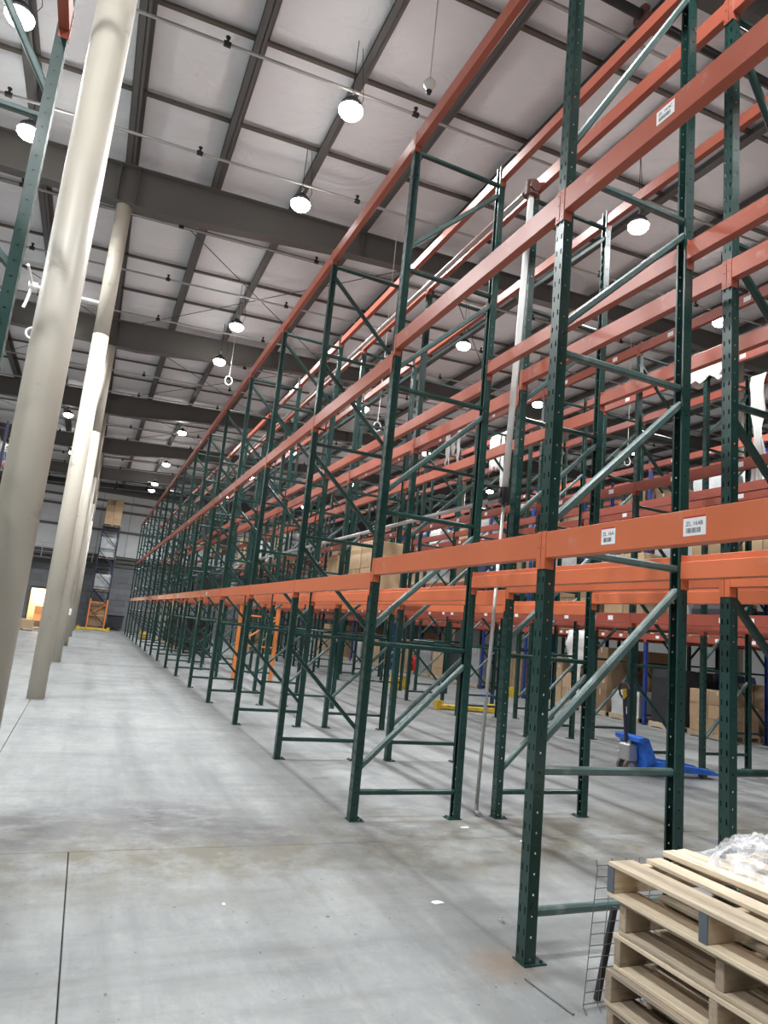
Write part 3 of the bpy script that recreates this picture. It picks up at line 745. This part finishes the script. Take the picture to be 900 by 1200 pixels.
# foreground pallet stack
def pallet(x, y, z, rz, wood, label, endpaint=False):
    t = thing('wooden_pallet', label, 'pallet', (x, y, z), rz, 'stacked wooden pallets')
    LX, LY, H = 1.22, 1.016, .14
    # stringers run along X, boards along Y
    for i, yy in enumerate((-LY/2, -.019, LY/2-.038)):
        mb = MB(); z0, z1 = .018, .122
        mb.cbox(-LX/2, LX/2, yy, yy+.038, z0, z1, .003); s_ = mb.build('stringer', 'woodx' if endpaint else 'woodxold', t)
        if endpaint:
            mb = MB(); mb.box(-LX/2-.001, -LX/2+.004, yy-.0006, yy+.0386, z0, z1); mb.build('painted_end', 'paint_end', s_)
    ws = [.14, .09, .09, .09, .09, .09, .14]; gap = (LX-sum(ws))/6; x0 = -LX/2
    for w in ws:
        MB().cbox(x0, x0+w, -LY/2-.004, LY/2+.004, .122, .14, .002).build('deck_board', wood, t, loc=(0, random.uniform(-.006, .006), random.uniform(0, .0012))); x0 += w+gap
    for xx, w in ((-LX/2, .14), (-.3, .09), (-.045, .09), (.21, .09), (LX/2-.14, .14)):
        MB().cbox(xx, xx+w, -LY/2, LY/2, 0, .018, .002).build('bottom_board', wood, t)
    return t
PN = ['topmost', 'second from top', 'third from top', 'fourth from top', 'bottom']
for i in range(5):
    lev = 4-i
    dx, dy, rz = [(0, 0, 0), (.03, -.045, .004), (.02, -.03, -.003), (-.005, -.01, .003), (.0, -.02, 0)][i]
    pallet(2.29+.61+dx, 2.505-.508+dy, lev*.1415, rz, 'wood' if i in (0, 2) else 'woodold', f'{"pale" if i in (0, 2) else "weathered"} wooden pallet, {PN[i]} in stack beside wire deck' , i == 0)
# planks lying on the top pallet under the film
for i, (x0, y0, x1, y1, w) in enumerate(((2.66, 2.515, 2.72, 1.55, .08), (2.74, 2.52, 2.86, 1.85, .07))):
    mb = MB(); mb.bar((x0, y0, .7085+.014), (x1, y1, .7085+.014), w, .026, .003, side=(1, 0, 0)); o = mb.build('loose_board', 'wood')
    tag(o, ('longer' if i == 0 else 'shorter')+' loose wooden board on the top pallet under clear film', 'board', 'loose boards on the pallet stack')
# heap of clear film
mb = MB(); nx_, ny_ = 70, 80; vs = []
for j in range(ny_):
    for i in range(nx_):
        u_, v_ = i/(nx_-1)*2-1, j/(ny_-1)*2-1
        r_ = math.sqrt(u_*u_+v_*v_*.9); edge = max(0, 1-max(r_-.15*noise.noise((u_*2, v_*2, 3)), 0)**3.2)
        p = Vector((u_*2.2, v_*3, 1.3))
        rid = 1-abs(noise.noise(p*1.6))*1.6; rid2 = 1-abs(noise.noise(p*4.5))*1.8; rid3 = noise.noise(p*9)
        h = edge*(.075+.055*rid+.028*rid2+.01*rid3)
        x = u_*.34+.03*noise.noise((u_*3, v_*3, 7)); y = v_*.38+.03*noise.noise((u_*3, v_*3, 11))
        vs.append((x, y, max(.002, h)))
mb.add(vs, [(j*nx_+i, j*nx_+i+1, (j+1)*nx_+i+1, (j+1)*nx_+i) for j in range(ny_-1) for i in range(nx_-1)])
o = mb.build('plastic_film', 'film', smooth=True); o.location = (3.02, 2.13, .725); o.rotation_euler.z = .08
tag(o, 'crumpled clear stretch film heaped on the top pallet', 'plastic film')
# cardboard scrap on the stack
t = thing('cardboard_piece', 'torn brown cardboard flap lying beyond the clear film', 'cardboard', (3.42, 2.4, .708))
mb = MB(); mb.bar((-.04, -.1, .01), (.06, .1, .012), .12, .008, .001, side=(1, 0, 0)); mb.build('flap', 'carton', t)
mb = MB(); mb.bar((-.06, .05, .06), (.12, .1, .1), .012, .14, .002); mb.build('upright_flap', 'carton', t)

# wire deck standing against the stack
t = thing('wire_mesh_panel', 'thin wire mesh deck panel standing beside the pallet stack', 'wire panel', (2.37, 2.72, 0))
LEAN = -.06
for i in range(6):
    x = i*.085; o = MB().path([(x, .0, .0), (x, LEAN*.0, .012), (x, LEAN, .66)] if i else [(0, 0, 0), (0, LEAN, .62), (-.015, LEAN-.005, .66)], .0022, 6).build('upright_wire', 'wire', t)
for k in range(13):
    z = .02+k*.051; MB().path([(-.004, LEAN*z/.66-.004, z), (.43, LEAN*z/.66-.004, z)], .002, 6).build('cross_wire', 'wire', t)
for i in range(6): MB().path([(i*.085, 0, .006), (i*.085-.03, -.06, .006)], .0022, 6).build('foot_wire', 'wire', t)
o = MB().bar((.105, .03, .01), (.165, .0, .42), .03, .02, .002, side=(1, 0, 0)).build('support_channel', 'black', t); o['label'] = 'black support channel'
tag(MB().bar((2.252, 3.005, .005), (2.284, 2.68, .005), .009, .008, .001, side=(1, 0, 0)).build('thin_strip', 'wire'), 'thin dark metal strip on floor near first post', 'metal strip')
def scrap(u, v, sx, sy, matn, lab, cat, h=.004, name='paper_scrap'):
    p = on(u, v, 2, 0); mb = MB(); n = 9; rng = random.Random(int(u)); vs = []
    for k in range(n):
        a = 2*math.pi*k/n; r = rng.uniform(.6, 1); vs.append((math.cos(a)*sx*r, math.sin(a)*sy*r))
    mb.prism(vs, 2, .001, h); o = mb.build(name, matn); o.location = (p.x, p.y, 0); return tag(o, lab, cat)
scrap(513, 1058, .055, .03, 'paper', 'torn white paper scrap on floor near crack', 'paper scrap')
scrap(615, 986, .07, .03, 'paper', 'pale paper scrap on cross joint behind first post', 'paper scrap')
scrap(262, 1060, .012, .02, 'white', 'tiny white plastic chip on the open floor', 'plastic chip')
scrap(545, 970, .05, .02, 'paper', 'pale scrap beside the thin vertical pipe foot', 'paper scrap')
p = on(588, 1081, 2, 0); o = MB().lathe([(.008, 0), (.02, 0), (.02, .014), (.008, .014), (.008, 0)], n=6).build('hex_nut', 'steel'); o.location = p; tag(o, 'small steel nut lying on floor before first post', 'nut')

# ---------------------------------------------------------------- in-rack sprinkler drop between the first two rows
t = thing('sprinkler_drop', 'pale vertical pipe narrowing to the floor between first rack rows', 'pipe', (3.66, 5.77, 0))
B0, T0 = Vector((0, 0, .03)), Vector((.065, -.17, 6.5)); at = lambda z: B0+(T0-B0)*((z-.03)/6.47)
smooth_tube(MB().tube(at(3.12), T0, .033, n=14).build('wide_pipe', 'white', t))['label'] = 'wide pale upper pipe'
smooth_tube(MB().tube(B0, at(3.05), .018, n=12).build('thin_pipe', 'pipe', t))
MB().tube(at(3.0), at(3.16), .055, n=12).tube(at(3.08)+Vector((-.02, -.02, 0)), at(3.08)+Vector((-.02, .22, 0)), .045, n=12).build('valve', 'black', t)
MB().path([at(.1), at(.04), (.0, -.03, .025), (0, -.07, .025)], .02, 10).build('elbow', 'steel', t)
MB().tube(at(6.42), at(6.58), .075, n=12).tube(at(6.5)+Vector((0, -.08, 0)), at(6.5)+Vector((0, .1, 0)), .06, n=12).build('top_coupling', 'rust', t)
MB().bar(at(1.1)+Vector((-.06, 0, 0)), at(1.1)+Vector((.08, 0, 0)), .03, .02).build('clamp', 'blue_post', t)
t = thing('in_rack_pipe', 'grey in-rack sprinkler pipe running low between first two rows', 'pipe', (3.62, 5.8, 3.05))
smooth_tube(MB().tube((.05, -.1, 0), (0, 37, .02), .026, n=10).build('pipe', 'pipe', t))
for i in range(14): MB().tube((.04, 1.2+2.515*i, -.09), (.04, 1.2+2.515*i, 0), .014, n=6).build('sprinkler_head', 'black', t)
t = thing('in_rack_pipe', 'pale sprinkler feed pipe running along the top between first two rows', 'pipe', (3.72, 5.6, 6.5))
smooth_tube(MB().tube((0, 0, 0), (-.06, 37, .0), .03, n=10).build('pipe', 'pipe', t))
for i in range(14): MB().tube((-.04, 2.6+2.515*i, 0), (.05, 2.6+2.515*i, .0), .01, n=6).build('bracket', 'black', t)

# ---------------------------------------------------------------- racks left of the columns
t = frame(-.72-D, 4.43, 'downone', 'teal upright frame standing alone beside the first round column', 'upright frames beside the columns', hi=True, pc='green', hc='green_lit', dc='green_lit')
frame(-.72-D, 4.43-BAY, 'downone', 'teal upright frame behind the one beside first round column', 'upright frames beside the columns', pc='green')
for z, nm in ((5.22, 'upper'), (2.6, 'lower')):
    for face in (0, 1):
        t = thing('rack_rail', f"{nm} orange beam, {'column side' if face else 'outer side'}, rack standing beside first column", 'rack rail', (-.72-D+(D if face else 0), 4.43-BAY/2, z), math.pi if face else 0, 'orange beams beside the first column')
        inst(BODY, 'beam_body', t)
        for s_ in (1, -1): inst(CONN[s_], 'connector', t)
for i in range(3):
    frame(-3.95, 22.2+BAY*i, 'down', f'navy upright frame, {ORD[i+1]} beyond columns, holding white boards', 'navy frames left of the columns', pc='navy', hc='navy', dc='navy')
for i in range(2):
    for z in (2.2, 5.35):
        for face in (0, 1):
            t = thing('rack_rail', f"{'lower' if z < 3 else 'upper'} orange beam, {'column side' if face else 'outer side'}, {ORD[i+1]} bay of navy racks", 'rack rail', (-3.95+(D if face else 0), 22.2+BAY*(i+.5), z), math.pi if face else 0, 'orange beams of the navy racks')
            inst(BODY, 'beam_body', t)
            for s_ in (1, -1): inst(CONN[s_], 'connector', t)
BD = MB().cbox(-.55, .55, -.9, .9, 0, .035, .003).mesh('white_board', 'sheet'); BB = MB().cbox(-.55, .55, -.9, .9, 0, .09, .003).mesh('blue_pack', 'wrapblue')
z = 5.502
for i in range(13):
    blue = i in (2, 3)
    o = inst(BB if blue else BD, 'blue_pack' if blue else 'white_board', None, (-3.45+random.uniform(-.05, .05), 23.45+random.uniform(-.06, .06), z), random.uniform(-.02, .02)); z += (.092 if blue else .055) if i < 12 else 0
    tag(o, f"{'flat blue pack' if blue else 'flat white board'}, {ORD[i+1]} from bottom of high stack on navy rack", 'pack' if blue else 'board', 'stack of boards on the navy rack')
    if not blue: z -= .018
# pallets on the floor near the doorway
load(-2.75, 38.2, 0, 'carton', .42, 1, 'on floor before the bright doorway', 'floor pallets near the doorway')
load(-2.0, 41.0, 0, 'carton_dark', .3, 1, 'on floor right of bright doorway pallet', 'floor pallets near the doorway')
for i, (x, y, z) in enumerate(((-2.9, YW+1.9, 0), (-2.35, YW+2., 0), (-2.35, YW+2., .56), (-2.9, YW+1.9, .56))):
    tag(inst(CM[('carton', .55)], 'carton', None, (x, y, z+.001)), f"carton in bright doorway room, {'upper' if z else 'lower'}, {'nearer the hinge side' if x < -2.6 else 'nearer the columns'}", 'carton', 'cartons in the doorway room')

# ---------------------------------------------------------------- rack against the far wall
for i, y in enumerate((46.8, 49.3)):
    frame(.22, y, 'down', f"navy upright frame at far wall, {'with orange lower sleeve' if i == 0 else 'nearest the wall'}", 'frames of the far-wall rack', pc='navy', hc='navy', dc='navy', orange=1.95 if i == 0 else 0)
for z, nm in ((2.3, 'lowest'), (4.4, 'middle'), (6.5, 'top')):
    t = thing('rack_shelf_deck', f'{nm} dark blue deck of the rack at far wall', 'rack deck', (.22, 48.05, z))
    for x in (0, D): MB().bar((x, -1.2, .06), (x, 1.2, .06), .06, .12, side=(1, 0, 0)).build('beam_body', 'blue_post', t)
    for i in range(7): MB().box(0, D, -1.2+i*.35, -1.2+i*.35+.3, .12, .145).build('deck_plank', 'navy', t)
for z, kind, h, l, w in ((6.647, 'carton', .42, 4, 'top'), (4.547, 'wrapgrey', 1.25, 1, 'middle'), (2.447, 'wrapgrey', .95, 1, 'lowest'), (0, 'carton_dark', .55, 3, 'floor')):
    for y in (47.38, 48.7): load(.73, y, z, kind, h, l, f"{w} level of far-wall rack, {'front' if y < 48 else 'wall'} end", 'loads on the far-wall rack')
def guard(x0, y0, x1, y1, lab, h=.12, w=.12, posts=True):
    t = thing('floor_guard', lab, 'guard rail', ((x0+x1)/2, (y0+y1)/2, 0), group='yellow floor guards')
    a, b = Vector(((x0-x1)/2, (y0-y1)/2, h/2+.02)), Vector(((x1-x0)/2, (y1-y0)/2, h/2+.02)); MB().bar(a, b, w, h, .01, side=(-(b-a).y, (b-a).x, 0)).build('rail', 'yellow', t)
    for p_ in (a, b): MB().box(p_.x-.09, p_.x+.09, p_.y-.07, p_.y+.07, 0, h+.1 if posts else .02).build('end_post', 'yellow', t)
guard(-.25, 46.3, 1.5, 46.3, 'yellow floor guard rail before the far-wall rack')
guard(7.75, 14.1, 9.0, 13.85, 'yellow floor guard lying between third row frames', .09, .2)
guard(16.2, 12.0, 17.2, 12.0, 'yellow floor guard beyond the blue racks', .3, .25)
guard(8.6, 18.5, 8.9, 18.5, 'short yellow floor guard by third row post', .3, .2)
guard(12.6, 18.6, 12.62, 18.3, 'small yellow guard at a blue post foot', .2, .2)
guard(3.0, 39.6, 3.25, 39.6, 'yellow guard at far end of first row', .3, .2)
t = thing('waste_bin', 'black steel bin on floor by the far wall', 'bin', (1.95, 49.4, 0))
MB().prism([(-.45, .12), (.45, .12), (.5, .95), (-.5, .95)], 1, -.35, .35).build('body', 'dark', t); MB().bar((-.54, 0, .97), (.54, 0, .97), .8, .05).build('rim', 'black', t)
for x in (-.38, .38): MB().tube((x, -.3, .06), (x, -.24, .06), .06, n=10).build('castor', 'rubber', t)

# ---------------------------------------------------------------- pallet jack
t = thing('pallet_jack', 'blue hand pallet jack parked by the third rack row', 'pallet jack', (7.42, 7.66, 0), -.12)
for y in (-.27, .11):
    mb = MB(); mb.prism([(.05, .16), (.1, .2), (.25, .2), (1.1, .12), (1.2, .08), (1.2, .055), (1.1, .055), (.05, .1)], 1, y, y+.16); mb.build('fork', 'jackblue', t)
    w = MB().tube((1.0, y+.03, .04), (1.0, y+.13, .04), .04, n=14).build('load_wheel', 'rubber', t)
mb = MB(); mb.prism([(-.02, .08), (.12, .1), (.16, .2), (.02, .5), (-.03, .52), (-.14, .5), (-.14, .45), (-.06, .42), (-.02, .3)], 1, -.27, .27); mb.build('body', 'jackblue', t)
MB().cbox(-.2, -.03, -.11, .11, .16, .4, .02).tube((-.1, 0, .38), (-.1, 0, .48), .045, n=12).tube((-.14, .09, .25), (-.14, .16, .25), .03, n=10).build('pump', 'steel', t)
for y in (-.1, .05):
    mb = MB(); mb.tube((-.13, y, .1), (-.13, y+.05, .1), .1, n=20); w = mb.build('steer_wheel', 'rubber', t)
    MB().tube((-.13, y-.004, .1), (-.13, y+.054, .1), .05, n=14).build('hub', 'steel', w)
mb = MB(); mb.bar((-.15, 0, .42), (-.2, 0, 1.0), .05, .045, .01); mb.build('handle_shaft', 'navy', t)
mb = MB(); mb.path([(-.2, 0, .98), (-.205, -.1, 1.06), (-.21, -.12, 1.15), (-.215, -.06, 1.22), (-.215, .06, 1.22), (-.21, .12, 1.15), (-.205, .1, 1.06), (-.2, 0, .98)], .016, 8); mb.build('handle_loop', 'black', t)
MB().bar((-.196, 0, 1.0), (-.208, 0, 1.14), .035, .05).build('grip_label', 'yellow', t)
MB().bar((-.185, -.026, .8), (-.19, -.026, .9), .03, .004, .001).build('sticker', 'paper', t)

# ---------------------------------------------------------------- plastic strips draped over beams
def drape(x, y, w, zt, fl, bl_, lab, seed):
    mb = MB(); pts = []; th = .055
    nf, nb = 14, 12
    for i in range(nf): pts.append((-th-.02*i/nf, zt-fl*(1-i/nf)))
    pts += [(-th*.6, zt+.008), (0, zt+.012), (th*.6, zt+.008)]
    for i in range(1, nb): pts.append((th+.02*i/nb, zt-bl_*i/nb))
    nw = 9; vs = []
    for k, (px, pz) in enumerate(pts):
        tw = .06*noise.noise((seed, k*.25, 0))
        for j in range(nw):
            v_ = j/(nw-1)-.5; drop = max(0, zt-pz)
            ww = w*(1-.35*min(1, drop*1.2)*abs(noise.noise((seed+5, k*.2, 0)))*2)
            sg = 1 if px > 0 else -1
            vs.append((x+px+sg*(.035*abs(noise.noise((j*.7, k*.2, seed))))*min(1, drop*6+.0), y+v_*ww+tw*min(1, drop*3), zt-(zt-pz)*(1+.45*noise.noise((j*.55, seed*3.3, sg)))))
    mb.add(vs, [(k*nw+j, k*nw+j+1, (k+1)*nw+j+1, (k+1)*nw+j) for k in range(len(pts)-1) for j in range(nw-1)])
    o = mb.build('plastic_strip', 'white', smooth=True); so = o.modifiers.new('thickness', 'SOLIDIFY'); so.thickness = .003
    return tag(o, lab, 'plastic strip', 'white plastic strips on the racks')
drape(7.615, 14.3, .22, 6.63, .75, .55, 'white plastic strip over column-side top beam, third rack row', 1)
drape(7.615, 13.75, .14, 6.63, .95, .2, 'narrower white plastic strip over column-side top beam, third row', 2)
drape(8.61, 13.7, .5, 6.63, .9, .5, 'wide white plastic sheet over far-side top beam, third row', 3)
drape(8.61, 13.35, .14, 6.63, 1.6, .3, 'long narrow white strip over far-side top beam, third row', 4)
drape(9.115, 8.0, .75, 6.63, .3, .35, 'wide white plastic sheet over column-side top beam, fourth row', 5)
drape(10.10, 7.75, .3, 6.63, 2.2, .5, 'long white plastic strip over far-side top beam, fourth row', 6)
# torn white wrap hanging round a load of the blue row
mb = MB(); vs = []; n_ = 12; m_ = 22
c0 = Vector((12.72, 15.2, 0))
for k in range(m_):
    z = 2.19-1.8*k/(m_-1)
    for j in range(n_):
        v_ = j/(n_-1)-.5; w = .85 if k < 8 else .85-.5*min(1, (k-8)/4)
        vs.append((12.80+.02*(k < 2)-.1*abs(noise.noise((j*.5, k*.3, 2)))*min(1, k*.3), 15.5+v_*w+.05*noise.noise((k*.3, 1, 5)), z))
mb.add(vs, [(k*n_+j, k*n_+j+1, (k+1)*n_+j+1, (k+1)*n_+j) for k in range(m_-1) for j in range(n_-1)])
o = mb.build('torn_wrap', 'white', smooth=True); so = o.modifiers.new('thickness', 'SOLIDIFY'); so.thickness = .003
tag(o, 'torn white wrap hanging from lowest beam of the blue row', 'plastic film')

# ---------------------------------------------------------------- small hanging things
t = thing('ceiling_sensor', 'white round sensor hanging on a thin cord from the roof', 'sensor', (2.76, 6.45, 8.05))
MB().lathe([(.001, -.1), (.03, -.09), (.045, -.05), (.06, -.02), (.075, 0), (.075, .03), (.04, .05), (.03, .09), (.001, .095)], n=20).build('housing', 'white', t, True)
MB().lathe([(.001, -.125), (.025, -.115), (.038, -.08), (.02, -.06)], n=14).build('lens', 'black', t, True)
MB().path([(0, 0, .09), (.004, 0, 1.0), (0, 0, z_top(2.76)+.2-8.05)], .007, 6).build('cord', 'white', t)
def loop(x, y, z, r, lab):
    t = thing('cable_loop', lab, 'cable', (x, y, z), group='white cable loops hanging from the roof')
    MB().path([(r*math.cos(a)*.8, .1*r*math.sin(2*a), r*math.sin(a)) for a in [2*math.pi*k/24 for k in range(24)]], .014, 8, True).build('coil', 'white', t)
    MB().path([(0, 0, r), (.01, 0, r+.4), (0, 0, z_top(x)+.2-z)], .009, 6).build('cord', 'white', t)
p = CAMP+pix(268, 446)*20; loop(p.x, p.y, p.z, .13, 'white cable loop hanging beside lamp over the first rack row')
p = CAMP+pix(442, 500)*14; loop(p.x, p.y, p.z, .1, 'white cable loop hanging above the second and third rows')
p = CAMP+pix(735, 540)*17; loop(p.x, p.y, p.z, .12, 'white cable loop hanging above the blue rack row')
# column fan on an arm
t = thing('column_fan', 'white bladed fan on an arm fixed to a round column', 'fan', (COLX-.13, GY[2], 6.95))
MB().tube((.0, 0, 0), (-1.05, 0, 0), .035, n=10).build('arm', 'white', t)
hub = MB().tube((-1.0, 0, 0), (-1.14, 0, 0), .07, n=14).build('hub', 'white', t)
for k in range(3):
    a = .55+2*math.pi*k/3; c, s_ = math.cos(a), math.sin(a); mb = MB()
    mb.path([(-1.1-.06*q*q, c*q*.42, s_*q*.42) for q in (.1, .3, .5, .7, .9, 1.)], .028, 6); mb.build('blade', 'white', t)
t = thing('cable_coil', 'white cable coil hooked on a strap under the column fan', 'cable', (COLX-1.07, GY[2], 6.1), group=None)
MB().path([(.1*math.cos(a), 0, .1*math.sin(a)) for a in [2*math.pi*k/24 for k in range(24)]], .018, 8, True).build('coil', 'white', t)
MB().path([(0, 0, .1), (.02, 0, .4), (0, 0, .81)], .008, 6).build('strap', 'white', t)
# fire extinguisher on a fourth-row post
t = thing('fire_extinguisher', 'red fire extinguisher standing at a fourth row post', 'extinguisher', (10.255, 20.565, .45))
MB().lathe([(.001, 0), (.075, 0), (.08, .02), (.08, .38), (.06, .44), (.025, .47), (.025, .5), (.001, .5)], n=16).build('cylinder', 'red', t, True)
MB().bar((-.06, 0, .53), (.06, 0, .55), .03, .05).build('valve_handle', 'black', t); MB().path([(.03, 0, .5), (.1, 0, .45), (.11, 0, .2)], .012, 6).build('hose', 'black', t)
MB().bar((-.107, 0, .25), (0, 0, .25), .02, .06).build('bracket', 'steel', t)
